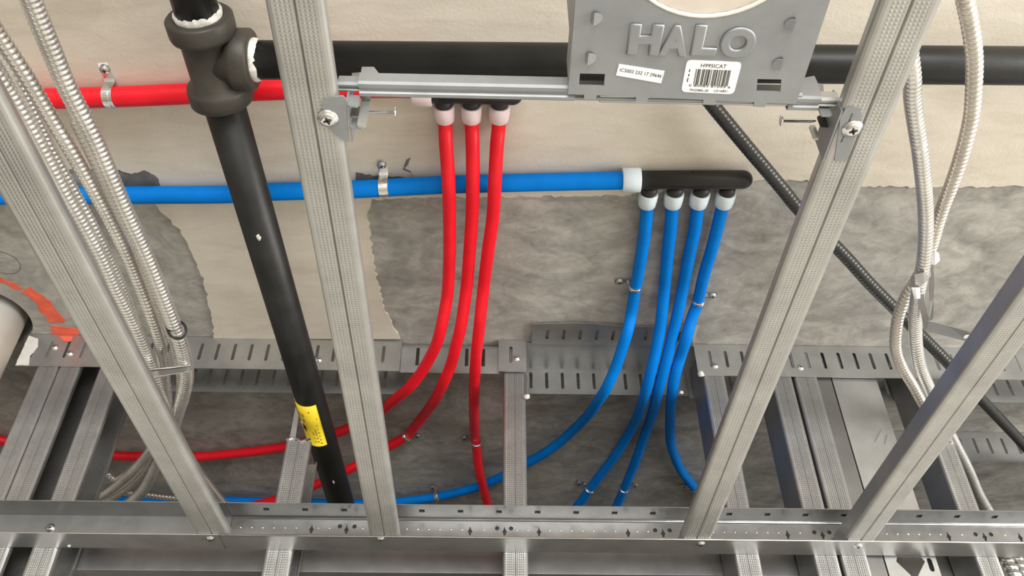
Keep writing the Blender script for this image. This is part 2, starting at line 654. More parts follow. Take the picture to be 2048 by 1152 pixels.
for i, j in cells:
    a, b, c, d = i * nr + j, (i + 1) * nr + j, (i + 1) * nr + j + 1, i * nr + j + 1
    faces += [(a, d, c, b), (a + half, b + half, c + half, d + half)]
    for (e, g, (ni, nj)) in ((a, d, (i - 1, j)), (c, b, (i + 1, j)), (b, a, (i, j - 1)), (d, c, (i, j + 1))):
        if (ni, nj) not in cells:
            faces.append((e, g, g + half, e + half))
mesh_obj('slotted_flange', grid, faces, 'galv', tB)

# lap piece on the centre stud and the opened-out length behind the blue tubes
tC = thing('slotted_track', 'steel track opened flat behind the blue tubes, its slotted lip folded up', 'track', V(0.16, WY + 0.02, HS - DROP))
MB().box(V(0.050, YN, ZT - 0.003), V(0.297, YF, ZT - 0.0018)).build('web', 'galv', tC)
holes = [slot(0.0800 + 0.0238 * i, -0.024, 0.0046, 0.024) for i in range(9)]
top = [(0.058, 0)] + [(0.058 + 0.0295 * i, -0.049 - 0.003 * math.sin(i * 0.9) + random.uniform(-0.001, 0.001)) for i in range(9)] + [(0.296, 0)]
MB().plate(top, holes, 0.0012, lambda x, y, d: V(x, YN + y, ZT - 0.0042 + d + 0.0018 * (y / 0.05))).build('folded_lip', 'galv', tC)
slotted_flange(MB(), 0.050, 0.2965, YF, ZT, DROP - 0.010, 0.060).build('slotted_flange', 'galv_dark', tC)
fl2 = slotted_flange(MB(), 0.010, 0.050, YN - 0.003, ZT, DROP, 0.028).build('lap_flange', 'galv', tC)
screw('screw', tC, at_y(1033, 716, YN - 0.003), (0, -1, 0), 0.004)
blob = []
for (u, v, r) in ((1402, 747, 0.005), (1394, 677, 0.0035), (1054, 792, 0.0045), (1363, 783, 0.003)):
    p = at_y(u, v, YN - 0.002)
    vv, ff = lathe_along(p + Vector((0, 0.003, 0)), (0, -1, 0), [(0, r * 0.9), (r * 0.4, r), (r * 0.9, r * 0.7), (r * 1.2, r * 0.25)], 9)
    vv = [q + Vector((random.uniform(-1, 1), 0, random.uniform(-1, 1))) * r * 0.18 for q in vv]
    mesh_obj('sealant_blob', vv, ff, 'gypsum', tC, True)
MB().profile([(0, 0), (0.0012, -0.012), (-0.0004, -0.04)], 0.0008, lambda a, b, s: V(0.0505 + a, YN - 0.002 + s, HS - 0.058 + b), 0, 0.004).build('torn_edge', 'bright', tC)

tE = slotted_track('long slotted steel track on the slab, right of the blue tubes', 0.297, 1.35, ph=0.006)
for u, v in ((1430, 731), (1601, 735)):
    screw('screw', tE, at_y(u, v, YN), (0, -1, 0), 0.0042)
tF = slotted_track('slotted steel track of a second wall, behind the black flexible conduit', 0.60, 1.5, far=False, y0=1.262, y1=1.33)


# ================================================================== wall studs
def ribbed(w, n_side=4, depth=0.0005, notch=0.0011, r=0.0028):
    """flange outline from +w/2 to -w/2; v>0 goes into the stud"""
    pts = []
    for i in range(4):
        a = math.radians(90 * i / 3)
        pts.append((w / 2 - r + r * math.cos(a), r - r * math.sin(a)))
    h = w / 2 - r
    xs = []
    m = 2 * n_side + 1
    seq = [(h * 0.86, 0)]
    for i in range(n_side):
        x = h * (0.78 - 0.58 * i / max(1, n_side - 1))
        seq += [(x + 0.0007, 0), (x, depth), (x - 0.0007, 0)]
    seq.append((0.0012, 0))
    pts += seq + [(0.0, notch)] + [(-x, v) for x, v in reversed(seq)]
    for i in range(4):
        a = math.radians(90 * (3 - i) / 3)
        pts.append((-(w / 2 - r + r * math.cos(a)), r - r * math.sin(a)))
    return pts


def c_section(w, h, lip=0.007, **k):
    """lip, ribbed face, web on the -u side, back flange, lip"""
    face = ribbed(w, **k)
    return [(w / 2, lip)] + face + [(-w / 2, h), (w / 2, h), (w / 2, h - lip)]


def stud(label, x0, x1, top=HS - 0.006, y=WY + 0.001, web_right=False, bottom=-ZC, group='wall studs'):
    wv = x1 - x0
    xc = (x0 + x1) / 2
    sec = c_section(wv, WD - 0.003)
    sg = -1 if web_right else 1
    t = thing('wall_stud', label, 'stud', V(xc, y, bottom), group)
    split = len(sec) - 3
    MB().profile(sec[:split], 0.0008, lambda u, v, s: V(xc + u * sg, y + v, s), bottom, top).build('front_flange', 'stud', t)
    MB().profile(sec[split - 1:], 0.0008, lambda u, v, s: V(xc + u * sg, y + v, s), bottom, top).build('web', 'stud', t)
    return t


stud('steel wall stud at the far left, beside the white pipe', -0.6405, -0.6115)
stud('steel wall stud close beside the leftmost one, second from left', -0.6095, -0.5810)
stud('steel wall stud partly behind the leftmost ceiling joist', -0.5535, -0.5235)
w3 = stud('steel wall stud cut short under the black pipe', -0.2715, -0.2400, top=0.6325)
# torn tongue of the cut stud, rising beside the pipe
pts2 = [at_y(577, 886, WY), at_y(591, 812, WY), at_y(597, 828, WY), at_y(590, 880, WY)]
MB().plate([(p.x, p.z - ZC) for p in pts2], [], 0.0009, lambda x, z, d: V(x, WY + 0.0008 + d, z)).build('torn_tongue', 'galv', w3)
MB().profile([(-0.272, 0.0), (-0.264, 0.004), (-0.252, -0.002), (-0.240, 0.003)], 0.002, lambda u, v, s: V(u, WY + s, 0.6325 + v), -0.001, 0.002).build('torn_edge', 'bright', w3)
stud('steel wall stud standing at the middle, right of the three red tubes', 0.0185, 0.0480)
stud('steel wall stud right of the blue tubes, crossed by a ceiling joist', 0.3045, 0.3345)
stud('left stud of the doubled pair between the right-hand joists', 0.4025, 0.4315)
stud('right stud of the doubled pair between the right-hand joists', 0.4365, 0.4685)
stud('steel wall stud at the far right, behind the pale armored cables', 0.6050, 0.6330)
# plain filler strip and the stud turned web-outwards
MB().box(V(0.4695, WY + 0.004, -ZC), V(0.4895, WY + 0.0052, HS - 0.006)).build('filler_strip', 'track')
tag(bpy.data.objects['filler_strip'], 'plain shiny steel strip beside the doubled studs', 'metal strip')
t = thing('wall_stud', 'stud turned web outwards with a punched knockout, right of the doubled pair', 'stud', V(0.523, WY + 0.01, -ZC), 'wall studs')
kz = 0.455
knock = [(0.505, kz + 0.018), (0.508, kz + 0.024), (0.538, kz + 0.024), (0.541, kz + 0.018), (0.527, kz), (0.527, kz - 0.045), (0.518, kz - 0.045), (0.518, kz)]
MB().plate([(0.4915, -ZC), (0.5560, -ZC), (0.5560, HS - 0.006), (0.4915, HS - 0.006)], [knock, slot(0.547, kz + 0.014, 0.006, 0.018)], 0.001, lambda x, z, d: V(x, WY + 0.004 + d, z)).build('web', 'galv', t)
for x in (0.4915, 0.5550):
    MB().box(V(x, WY + 0.005, -ZC), V(x + 0.001, WY + 0.034, HS - 0.006)).build('flange', 'galv', t)
ek = at_y(1763, 880, WY + 0.004)
mb = MB()
ring_o = [(ek.x + a, ek.z - ZC + b) for a, b in ((-0.010, -0.004), (0.004, 0.016), (0.014, 0.010), (0.002, -0.012))]
ring_i = [(ek.x + a, ek.z - ZC + b) for a, b in ((-0.006, -0.003), (0.005, 0.011), (0.010, 0.008), (0.002, -0.008))]
mb.plate(ring_o, [ring_i], 0.0015, lambda x, z, d: V(x, WY + 0.0026 + d, z)).build('embossed_mark', 'galv', t)


# ================================================================== ceiling joists
def joist(label, xa, xb, width, h=0.0095, mirrored=False, yn=-0.45, yf=1.030):
    """runs from the near end yn to the wall track at yf; xa at y=0.3, xb at y=1.0"""
    k = (xb - xa) / 0.7
    xc = xb
    z0 = HJ + 0.0018
    t = thing('ceiling_joist', label, 'joist', V(xc, 1.0, z0), 'ceiling joists')
    t.rotation_euler.z = -math.atan(k)
    sec = c_section(width, h, lip=min(0.007, h * 0.55), n_side=0, notch=0.0018, r=0.0034)
    sg = -1 if mirrored else 1
    fn = lambda u, v, s: V(xc + u * sg, s, z0 + v)
    split = len(sec) - 3
    MB().profile(sec[:split], 0.0008, fn, yn, yf).build('bottom_flange', 'joist', t)
    MB().profile(sec[split - 1:], 0.0008, fn, yn, yf).build('web', 'galv', t)
    return t


joist('leftmost ceiling joist, pale knurled channel beside the armored cables', -0.3455, -0.3290, 0.0375)
joist('ceiling joist second from left, crossing the red and blue supply pipes', -0.1215, -0.1245, 0.0345)
joist('ceiling joist holding the right end of the light bracket', 0.2485, 0.2500, 0.0350)
joist('rightmost ceiling joist with its dark side face showing', 0.4550, 0.4490, 0.0345, 0.021)

# ================================================================== wall tracks that carry the joists
TT = 0.0011
ZB, ZU = HJ, HJ + 0.0415
YE = 0.997


def u_track(label, x0, x1, mat_web, mat_flange, holed):
    t = thing('joist_track', label, 'track', V((x0 + x1) / 2, WY, ZB), 'joist tracks')
    web_h, top_h = [], []
    if holed:
        for u in (623, 693, 940, 1009, 1078, 1256, 1326, 1575, 1645, 1897, 1969, 2040):
            p = at_y(u, 1060.5 + (u - 623) * 0.0115, WY)
            x, z = p.x, p.z - ZC
            web_h.append([(x, z + 0.0075), (x + 0.0012, z + 0.003), (x + 0.0030, z + 0.0005), (x + 0.0014, z - 0.002), (x + 0.0014, z - 0.0045), (x - 0.0014, z - 0.0045), (x - 0.0014, z - 0.002), (x - 0.0030, z + 0.0005), (x - 0.0012, z + 0.003)])
        for u in (680, 709, 994, 1022, 1310, 1339, 1628, 1658, 1950, 1981):
            p = at_y(u, 1053.5 + (u - 680) * 0.0125, WY)
            web_h.append(circle(p.x, p.z - ZC, 0.0028, 12))
        x = at_z(537, 1030, ZU).x
        while x < x1 - 0.01:
            top_h.append([(x - 0.0035, 1.0085), (x + 0.0035, 1.0085), (x + 0.0035, 1.0160), (x - 0.0035, 1.0160)])
            x += 0.0478
    yw = WY - TT
    celled_plate(MB(), x0, x1, ZB, ZU, [h for h in web_h if max(p[0] for p in h) < x1 - 0.002], TT, lambda x, z, d: V(x, yw + d, z)).build('web', mat_web, t)
    MB().plate([(x0, YE), (x1, YE), (x1, WY), (x0, WY)], [], TT, lambda x, y, d: V(x, y, ZB - 0.0004 + d)).build('bottom_flange', mat_flange, t)
    celled_plate(MB(), x0, x1, YE, WY, top_h, TT, lambda x, y, d: V(x, y, ZU + d)).build('top_flange', mat_web, t)
    if holed:
        MB().box(V(x0, WY + 0.0002, ZB + 0.002), V(x1, WY + 0.0009, ZU - 0.001)).build('hole_shade_strip', 'black', t)  # black strip added behind the web so its punched holes look dark
        MB().box(V(x0, YE + 0.006, ZU + TT + 0.0002), V(x1, WY - 0.004, ZU + TT + 0.001)).build('hole_shade_strip', 'black', t)  # second added strip, darkens the slots of the top flange
        # rolled bead between web and top flange, hemmed free edge, dimple row
        MB().sweep([V(x0, yw - 0.0008, ZU - 0.0006), V(x1, yw - 0.0008, ZU - 0.0006)], 0.0017, 8).build('rolled_bead', 'bright', t, True)
        MB().sweep([V(x0, YE, ZB), V(x1, YE, ZB)], 0.0011, 8).build('hemmed_edge', 'bright', t, True)
        mb = MB()
        for i in range(90):
            x = x0 + 0.012 + i * 0.0137
            if x > x1 - 0.005 or any(abs(x - sum(q[0] for q in h) / len(h)) < 0.006 for h in web_h):
                continue
            mb.add(*lathe_along(V(x, yw + 0.0002, 0.5068), (0, -1, 0), [(0, 0.0016), (0.0007, 0.0012), (0.0011, 0.0005)], 7))
        tag(mb.build('dimple_row', 'bright', t, True), kind='stuff')
    return t


xs0 = at_z(450, 1045, 0.50).x
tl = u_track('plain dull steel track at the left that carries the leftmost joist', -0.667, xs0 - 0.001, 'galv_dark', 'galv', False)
tr = u_track('long bright punched steel track that carries the joists', xs0, 1.35, 'track', 'galv', True)
screw('screw', tl, at_y(101, 1056, WY - TT), (0, -1, 0), 0.0045)
screw('screw', tl, at_z(421, 1077, ZB), (0, 0, -1), 0.0045)
for u, v in ((762, 1077), (1402, 1087), (1716, 1091)):
    screw('screw', tr, at_z(u, v, ZB), (0, 0, -1), 0.0042)
screw('screw', tl, at_z(139, 1091, ZB), (0, 0, -1), 0.002)

# matching track on the far face of the studs
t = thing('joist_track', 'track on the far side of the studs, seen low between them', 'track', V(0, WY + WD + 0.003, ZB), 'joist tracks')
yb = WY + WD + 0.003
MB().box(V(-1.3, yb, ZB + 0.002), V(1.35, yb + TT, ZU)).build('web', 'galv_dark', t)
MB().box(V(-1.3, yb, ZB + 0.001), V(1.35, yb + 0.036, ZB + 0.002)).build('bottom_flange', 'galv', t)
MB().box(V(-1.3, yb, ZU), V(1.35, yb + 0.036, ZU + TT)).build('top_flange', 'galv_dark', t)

# ================================================================== black steel pipes and tee
RP = 0.0205
RM = 0.0187
TZ = 0.735
TEE = at_z(424, 126, TZ)
pf = at_z(676, 985, 0.690)
dirY = (pf - TEE).normalized()
pm = at_z(1960, 131, TZ)
pm0 = at_z(800, 122, TZ)
dirX = (pm - pm0).normalized()
TEE = pm0 + dirX * ((TEE - pm0).dot(dirX))
dirY = (pf - TEE).normalized()

st = MB()
st.add(*lathe_along(TEE + dirY * 0.030, dirY, [(0, RP), (0.95, RP)], 28))
py = tag(st.build('steel_pipe', 'black_pipe', None, True), 'black steel pipe with a yellow sticker, running from the tee through the studs', 'pipe')
st = MB()
st.add(*lathe_along(TEE - dirY * 0.034, -dirY, [(0, 0.0205), (0.85, 0.0205)], 28))
tag(st.build('steel_pipe', 'black_pipe', None, True), 'black steel pipe entering the tee from the top edge', 'pipe')
st = MB()
st.add(*lathe_along(TEE + dirX * 0.034, dirX, [(0, RM), (1.4, RM)], 28))
tag(st.build('steel_pipe', 'black_pipe', None, True), 'black steel pipe crossing behind the light bracket to the right edge', 'pipe')

tee = thing('tee_fitting', 'cast iron pipe tee with white sealant at its joints', 'pipe fitting', TEE)
mb = MB()
rc, rb = 0.0315, 0.0240
mb.add(*lathe_along(TEE - dirY * 0.046, dirY, [(0.004, 0.0215), (0, 0.0235), (0, rc - 0.002), (0.002, rc), (0.015, rc), (0.019, rc - 0.001), (0.023, rb), (0.069, rb), (0.073, rc - 0.001), (0.077, rc), (0.090, rc), (0.092, rc - 0.002), (0.092, 0.0235), (0.088, 0.0215)], 36))
mb.build('body', 'tee', tee, True)
mb = MB()
mb.add(*lathe_along(TEE, dirX, [(0, rb - 0.001), (0.018, rb - 0.001), (0.022, rc - 0.003), (0.026, rc - 0.0015), (0.039, rc - 0.0015), (0.041, rc - 0.003), (0.041, 0.0215)], 36))
mb.build('branch', 'tee', tee, True)


def dope_ring(c, d, r, half, parent):
    seg = 44
    v, f = [], []
    d = d.normalized()
    up = Vector((0, 0, 1))
    a = (up - d * up.dot(d)).normalized()
    b = d.cross(a)
    for s in range(5):
        for k in range(seg):
            t = 2 * math.pi * k / seg
            q = [(-0.002, 0.0), (-0.001, 0.0016), (half * 0.4, 0.0022), (half * 0.9, 0.0011), (half * 1.15, 0.0)][s]
            jit = random.uniform(-0.0019, 0.0017) if s in (2, 3, 4) else 0
            v.append(c + d * (q[0] + jit) + (a * math.cos(t) + b * math.sin(t)) * (r + q[1] + jit * 0.35))
    for i in range(4):
        for k in range(seg):
            k2 = (k + 1) % seg
            f.append((i * seg + k, i * seg + k2, (i + 1) * seg + k2, (i + 1) * seg + k))
    return mesh_obj('sealant_ring', v, f, 'dope', parent, True)


dope_ring(TEE - dirY * 0.045, -dirY, RP, 0.006, tee)
dope_ring(TEE + dirX * 0.040, dirX, RM, 0.006, tee)
dope_ring(TEE + dirY * 0.0452, dirY, RP, 0.0022, tee)


# yellow sticker wrapped on the pipe with ink marks
def wrap_patch(name, parent, mat, s0, s1, a0, a1, r, ns=1, na=12, skew=0.0):
    """patch on the pipe: s along dirY from the tee, angles about straight down, +x positive"""
    down = Vector((0, 0, -1))
    dn = (down - dirY * down.dot(dirY)).normalized()
    sx = dirY.cross(dn)
    if sx.x < 0:
        sx = -sx
    v, f = [], []
    for lay in (0.0, 0.0004):
        for i in range(ns + 1):
            for k in range(na + 1):
                a = math.radians(a0 + (a1 - a0) * k / na)
                s = s0 + (s1 - s0) * i / ns + skew * (k / na - 0.5)
                v.append(TEE + dirY * s + (dn * math.cos(a) + sx * math.sin(a)) * (r + lay))
    L = (ns + 1) * (na + 1)
    for i in range(ns):
        for k in range(na):
            a = i * (na + 1) + k
            f += [(a, a + 1, a + na + 2, a + na + 1), (L + a, L + a + na + 1, L + a + na + 2, L + a + 1)]
    for i in range(ns):
        for k in (0, na):
            a = i * (na + 1) + k
            f.append((a, a + na + 1, L + a + na + 1, L + a))
    for i in (0, ns):
        for k in range(na):
            a = i * (na + 1) + k
            f.append((a, L + a, L + a + 1, a + 1))
    return mesh_obj(name, v, f, mat, parent, True)


def s_at(u, v):
    """distance along the pipe whose underside shows at this pixel"""
    best = None
    for i in range(900):
        s = i * 0.001
        p = TEE + dirY * s - Vector((0, 0, RP)) - Vector((0, 0, ZC))
        z = p.dot(CF)
        vv = p.dot(CD) / z * F + 576
        if best is None or abs(vv - v) < best[0]:
            best = (abs(vv - v), s)
    return best[1]


sy0, sy1 = s_at(0, 814), s_at(0, 893)
stick = wrap_patch('sticker', py, 'yellow', sy0, sy1, -80, 34, RP + 0.0002, 2, 20)
stick['label'] = 'worn yellow sticker'
Ls = sy1 - sy0
for (fs, a, ln, wd) in ((0.12, 0, 0.02, 4), (0.20, -30, 0.05, 7), (0.22, -50, 0.05, 9), (0.34, -32, 0.04, 9), (0.30, 22, 0.02, 3)):
    wrap_patch('ink_mark', stick, 'brownink', sy0 + Ls * fs, sy0 + Ls * (fs + ln * 1.6), a - wd / 2, a + wd / 2, RP + 0.0006, 1, 3)
rows = [(16, 0.46, 11, 'VIT SINGLES'), (6, 0.55, 9, 'abc'), (-5, 0.62, 7, 'def')]
k = 0
for a, f0, n, _ in rows:
    for i in range(n):
        fs = f0 + (0.95 - f0) * i / n
        if (i * 7 + k) % 5 == 3:
            continue
        h = 3.2 + (i * 5 % 3) * 0.9
        wrap_patch('ink_mark', stick, 'brownink', sy0 + Ls * fs, sy0 + Ls * (fs + 0.026), a - h / 2, a + h / 2, RP + 0.0006, 1, 2)
        k += 1
wrap_patch('torn_spot', stick, 'black_pipe', sy0 + Ls * 0.50, sy0 + Ls * 0.62, -46, -32, RP + 0.0006, 2, 4, 0.004)
wrap_patch('torn_flap', stick, 'paper', sy0 + Ls * 0.46, sy0 + Ls * 0.53, -54, -44, RP + 0.0012, 2, 4, 0.003)
def fleck(s, ang, hs, ha):
    dn = (Vector((0, 0, -1)) - dirY * Vector((0, 0, -1)).dot(dirY)).normalized()
    sx = dirY.cross(dn)
    sx = -sx if sx.x < 0 else sx
    v, f = [], []
    for lay, k_ in ((0.0, 1.0), (0.0004, 0.8)):
        for i in range(12):
            t_ = 2 * math.pi * i / 12
            j = 1 + random.uniform(-0.25, 0.25)
            a = math.radians(ang + ha * k_ * j * math.sin(t_))
            v.append(TEE + dirY * (s + hs * k_ * j * math.cos(t_)) + (dn * math.cos(a) + sx * math.sin(a)) * (RP + 0.0001 + lay))
    f.append(tuple(range(12, 24)))
    for i in range(12):
        j = (i + 1) % 12
        f.append((i, j, j + 12, i + 12))
    return mesh_obj('paint_fleck', v, f, 'dope', py, True)


fleck(s_at(0, 477), 8, 0.0045, 7)
fleck(s_at(0, 966), 16, 0.004, 4)

# ================================================================== PEX tubing
RT = 0.0080
ZR = HS - 0.0125


def lerp_tab(tab, v):
    if v <= tab[0][0]:
        return tab[0][1]
    for (a, za), (b, zb) in zip(tab, tab[1:]):
        if v <= b:
            t = (v - a) / (b - a)
            t = t * t * (3 - 2 * t)
            return za + (zb - za) * t
    return tab[-1][1]


RED_Z = [(236, ZR), (345, 0.7675), (440, 0.7675), (560, 0.765), (690, 0.742), (770, 0.737), (860, ZR), (915, ZR), (950, 0.7755), (1060, 0.7755)]
BLU_Z = [(420, ZR), (600, ZR), (700, 0.758), (775, 0.737), (880, ZR)]


def pex(name, label, px, r, mat, ztab, group=None, extra=None):
    pts = [at_z(u, v, lerp_tab(ztab, v)) for u, v in px]
    if extra:
        pts += extra
    path = catmull(pts, 0.006)
    v, f = sweep(path, r, 18)
    return tag(mesh_obj(name, v, f, mat, None, True), label, 'pipe', group)


red_px = [
    [(889, 226), (891, 260), (892, 288), (897, 360), (899, 432), (899, 504), (896, 576), (891, 613), (883, 651), (873, 688), (854, 726), (838, 751), (817, 776), (787, 801), (757, 825), (720, 845), (683, 862), (630, 881), (572, 893), (512, 902), (440, 910), (380, 914), (287, 913), (228, 911), (120, 902), (-60, 868)],
    [(943, 226), (944, 260), (945, 288), (946, 360), (944, 432), (939, 504), (933, 576), (922, 651), (913, 688), (903, 726), (888, 763), (869, 801), (851, 826), (822, 863), (814, 872), (777, 893), (740, 916), (702, 936), (634, 968), (590, 985), (549, 1000), (512, 1010), (460, 1028)],
    [(999, 226), (997, 260), (994, 288), (990, 360), (986, 432), (976, 504), (967, 576), (959, 651), (951, 726), (948, 801), (949, 864), (953, 889), (958, 939), (967, 976), (977, 1016), (988, 1060)],
]
red_lab = ['leftmost red tube, bending far left behind the black pipe', 'middle red tube of three, clipped low beside the second joist', 'rightmost red tube, dropping straight beside the middle stud']
for px, lb in zip(red_px, red_lab):
    pex('red_tube', lb, px, RT, 'red', RED_Z, 'red branch tubes')
blue_px = [
    [(1297, 400), (1295, 413), (1290, 463), (1284, 504), (1276, 550), (1269, 588), (1263, 626), (1255, 663), (1243, 701), (1230, 738), (1213, 776), (1197, 801), (1180, 826), (1155, 852), (1120, 884), (1086, 908), (1052, 927), (1004, 953), (957, 973), (887, 991), (837, 999), (789, 1004), (717, 1008), (637, 1006), (470, 1002), (350, 1001), (237, 1000), (100, 1000)],
    [(1349, 400), (1345, 413), (1341, 463), (1336, 504), (1329, 576), (1321, 651), (1312, 701), (1300, 751), (1290, 788), (1278, 826), (1260, 863), (1228, 914), (1190, 964), (1163, 1002), (1149, 1019), (1110, 1070)],
    [(1401, 398), (1396, 413), (1389, 463), (1380, 504), (1366, 576), (1350, 651), (1338, 701), (1325, 751), (1315, 788), (1305, 826), (1292, 863), (1274, 914), (1254, 964), (1243, 990), (1230, 1019), (1208, 1070)],
    [(1452, 398), (1446, 410), (1433, 463), (1422, 504), (1408, 550), (1399, 590), (1394, 610), (1384, 635), (1373, 676), (1361, 713), (1350, 751), (1344, 788), (1341, 826), (1340, 863), (1342, 889), (1350, 914), (1361, 939), (1378, 962), (1397, 984), (1430, 1010), (1470, 1030)],
]
blue_lab = ['leftmost blue branch tube, sweeping left past the middle stud', 'second blue branch tube from the left', 'third blue branch tube from the left', 'rightmost blue branch tube, hooking right at its lower end']
for px, lb in zip(blue_px, blue_lab):
    pex('blue_tube', lb, px, RT, 'blue', BLU_Z, 'blue branch tubes')

ZS = HS - 0.0155
RS = 0.0108
pex('red_supply_pipe', 'thick red supply pipe passing behind the tee', [(-2200, 215), (-1000, 206), (-120, 199), (0, 198), (120, 197), (230, 194), (370, 188), (540, 180), (700, 176), (800, 175), (850, 176)], 0.0112, 'red', [(0, ZS)])
pex('blue_supply_pipe', 'thick blue supply pipe leading to the black manifold', [(-2200, 396), (-1000, 394), (-120, 392), (0, 392), (115, 391), (300, 390), (450, 389), (537, 384), (704, 379), (882, 370), (1024, 366), (1150, 363), (1262, 361)], RS, 'blue', [(0, ZS)])


def manifold(label, a, b, outs, cuffmat, r, open_ring):
    """capped black header from a to b with ringed outlets (p, direction)"""
    ax = (b - a).normalized()
    L = (b - a).length
    t = thing('manifold', label, 'manifold', (a + b) / 2)
    prof = [(0, r * 0.8), (0, r), (L - r, r)] + [(L - r + r * math.sin(math.radians(q)), r * math.cos(math.radians(q))) for q in (20, 40, 58, 74, 86)]
    v, f = lathe_along(a, ax, prof, 24)
    body = mesh_obj('header', v, f, 'manifold', t, True)
    v, f = lathe_along(a + ax * (L * 0.46) + Vector((0, -r, 0)), (0.15, -1, 0), [(-0.003, 0.0011), (0.0035, 0.0009)], 8)
    mesh_obj('moulding_nub', v, f, 'manifold', body)
    for p, d in outs:
        v, f = lathe_along(p, d, [(-0.002, 0.0095), (0.006, 0.0095), (0.016, 0.0085)], 18)
        o = mesh_obj('outlet', v, f, 'manifold', t, True)
        v, f = lathe_along(p + d * 0.0075, d, [(0.0005, 0.0085), (0, 0.0112), (0.001, 0.0118), (0.012, 0.0116), (0.0195, 0.0108), (0.0205, 0.0100), (0.0205, 0.0080)], 22)
        mesh_obj('expansion_ring', v, f, cuffmat, o, True)
    if open_ring:
        v, f = lathe_along(a + ax * 0.001, -ax, [(0, 0.0105), (0, 0.0140), (0.001, 0.0146), (0.0205, 0.0146), (0.0215, 0.0138), (0.0215, 0.0100)], 24)
        mesh_obj('expansion_ring', v, f, cuffmat, t, True)
    return t


def outlets(px, ztip, zsrc, start_v, ry):
    out = []
    for u0, u1, v1 in px:
        p = at_z(u0, start_v, ztip)
        q = at_z(u1, v1, ztip)
        out.append((p, (q - p).normalized()))
    return out


ma, mbb = at_z(1279, 360, ZS), at_z(1505, 359, ZS)
outsB = []
for u, u2 in ((1299, 1293), (1351, 1344), (1404, 1394), (1456, 1445)):
    p = at_z(u, 376, ZR)
    q = at_z(u2, 415, ZR)
    outsB.append((p, (q - p).normalized()))
manifold('black capped manifold feeding the four blue tubes', ma, mbb, outsB, 'cuff', 0.0112, True)
ma, mbb = at_z(862, 186, ZS), at_z(1046, 190, ZS)
outsR = []
for u, u2 in ((887, 890), (943, 943), (1000, 998)):
    p = at_z(u, 199, ZR)
    q = at_z(u2, 236, ZR)
    outsR.append((p, (q - p).normalized()))
manifold('black manifold behind the hanger bar feeding the three red tubes', ma, mbb, outsR, 'cuff_pink', 0.0112, True)


# ------------------------------------------------------------------ straps
def strap(label, u, v, r, ear_u, ear_v, zc, du, dv, wid=0.011, ear=0.018):
    c = at_z(u, v, zc)
    d = at_z(u + du, v + dv, zc) - c
    d.z = 0
    d.normalize()
    s = Vector((-d.y, d.x, 0))
    e = at_z(ear_u, ear_v, zc) - c
    if s.dot(e) < 0:
        s = -s
    up = HS + ZC - 0.0028 - c.z
    R = r + 0.0008
    path = [(-R, up * 0.85), (-R, 0.0)]
    for i in range(1, 16):
        a = math.pi * i / 16
        path.append((-R * math.cos(a), -R * math.sin(a)))
    path += [(R, 0.0), (R, up - 0.003), (R + 0.0025, up), (R + 0.004, up), (R + 0.004 + ear, up)]
    t = thing('pipe_strap', label, 'strap', c)
    MB().profile(path, 0.0012, lambda a, b, q: c + s * a + Vector((0, 0, b)) + d * q, -wid / 2, wid / 2).build('band', 'bright', t)
    # raised stiffening rib along the band
    MB().profile([(a * (1 + 0.0007 / max(abs(R), 1e-6)), b * 1.06) for a, b in path[1:18]], 0.0012, lambda a, b, q: c + s * a + Vector((0, 0, b)) + d * q, -wid / 6, wid / 6).build('rib', 'bright', t)
    screw('screw', t, c + s * (R + 0.004 + ear * 0.55) + Vector((0, 0, up - 0.0012)), (0, 0, -1), 0.0044, 'galv')
    return t


G = 'zinc pipe straps'
strap('zinc strap on the red supply pipe, left of the tee', 222, 193, 0.0112, 210, 140, ZS, 50, -2)
strap('zinc strap on the blue supply pipe, right of the second joist', 769, 376, RS, 766, 330, ZS, 50, -2.6)
strap('zinc strap on the leftmost blue tube, above the folded track lip', 1271, 573, RT, 1238, 556, ZR, -7, 40, 0.007, 0.014)
strap('zinc strap on the rightmost blue tube, above the folded track lip', 1397, 601, RT, 1432, 582, ZR, -6, 25, 0.007, 0.014)
strap('zinc strap on the middle red tube, beside the second joist', 815, 871, RT, 838, 868, ZR, -37, 21, 0.007, 0.014)
strap('zinc strap low on the rightmost red tube', 953, 884, RT, 925, 872, ZR, 5, 40, 0.007, 0.014)
strap('zinc strap on the blue tube left of the middle stud', 876, 992, RT, 868, 968, ZR, 50, -12, 0.009, 0.014)
strap('zinc strap low on the second blue tube', 1180, 977, RT, 1156, 969, ZR, -27, 38, 0.007, 0.014)
strap('zinc strap low on the third blue tube', 1249, 977, RT, 1276, 970, ZR, -11, 26, 0.007, 0.014)
strap('zinc strap at the hooked end of the rightmost blue tube', 1390, 975, RT, 1355, 985, ZR, 19, 20, 0.008, 0.014)


# ================================================================== armoured cables
def corrugated(r, pitch, amp, power=0.75):
    def rad(s, a):
        ph = (s / pitch + a / (2 * math.pi)) % 1.0
        return r - amp + amp * max(0.0, math.sin(math.pi * ph)) ** power
    return rad


def armored(label, px, r, mat='cable', pitch=0.0056, amp=0.0016, group='armored cables', name='armored_cable', seg=14):
    pts = [at_z(u, v, z) for u, v, z in px]
    path = catmull(pts, pitch / 6)
    v, f = sweep(path, corrugated(r, pitch, amp), seg)
    return tag(mesh_obj(name, v, f, mat, None, True), label, 'cable', group)


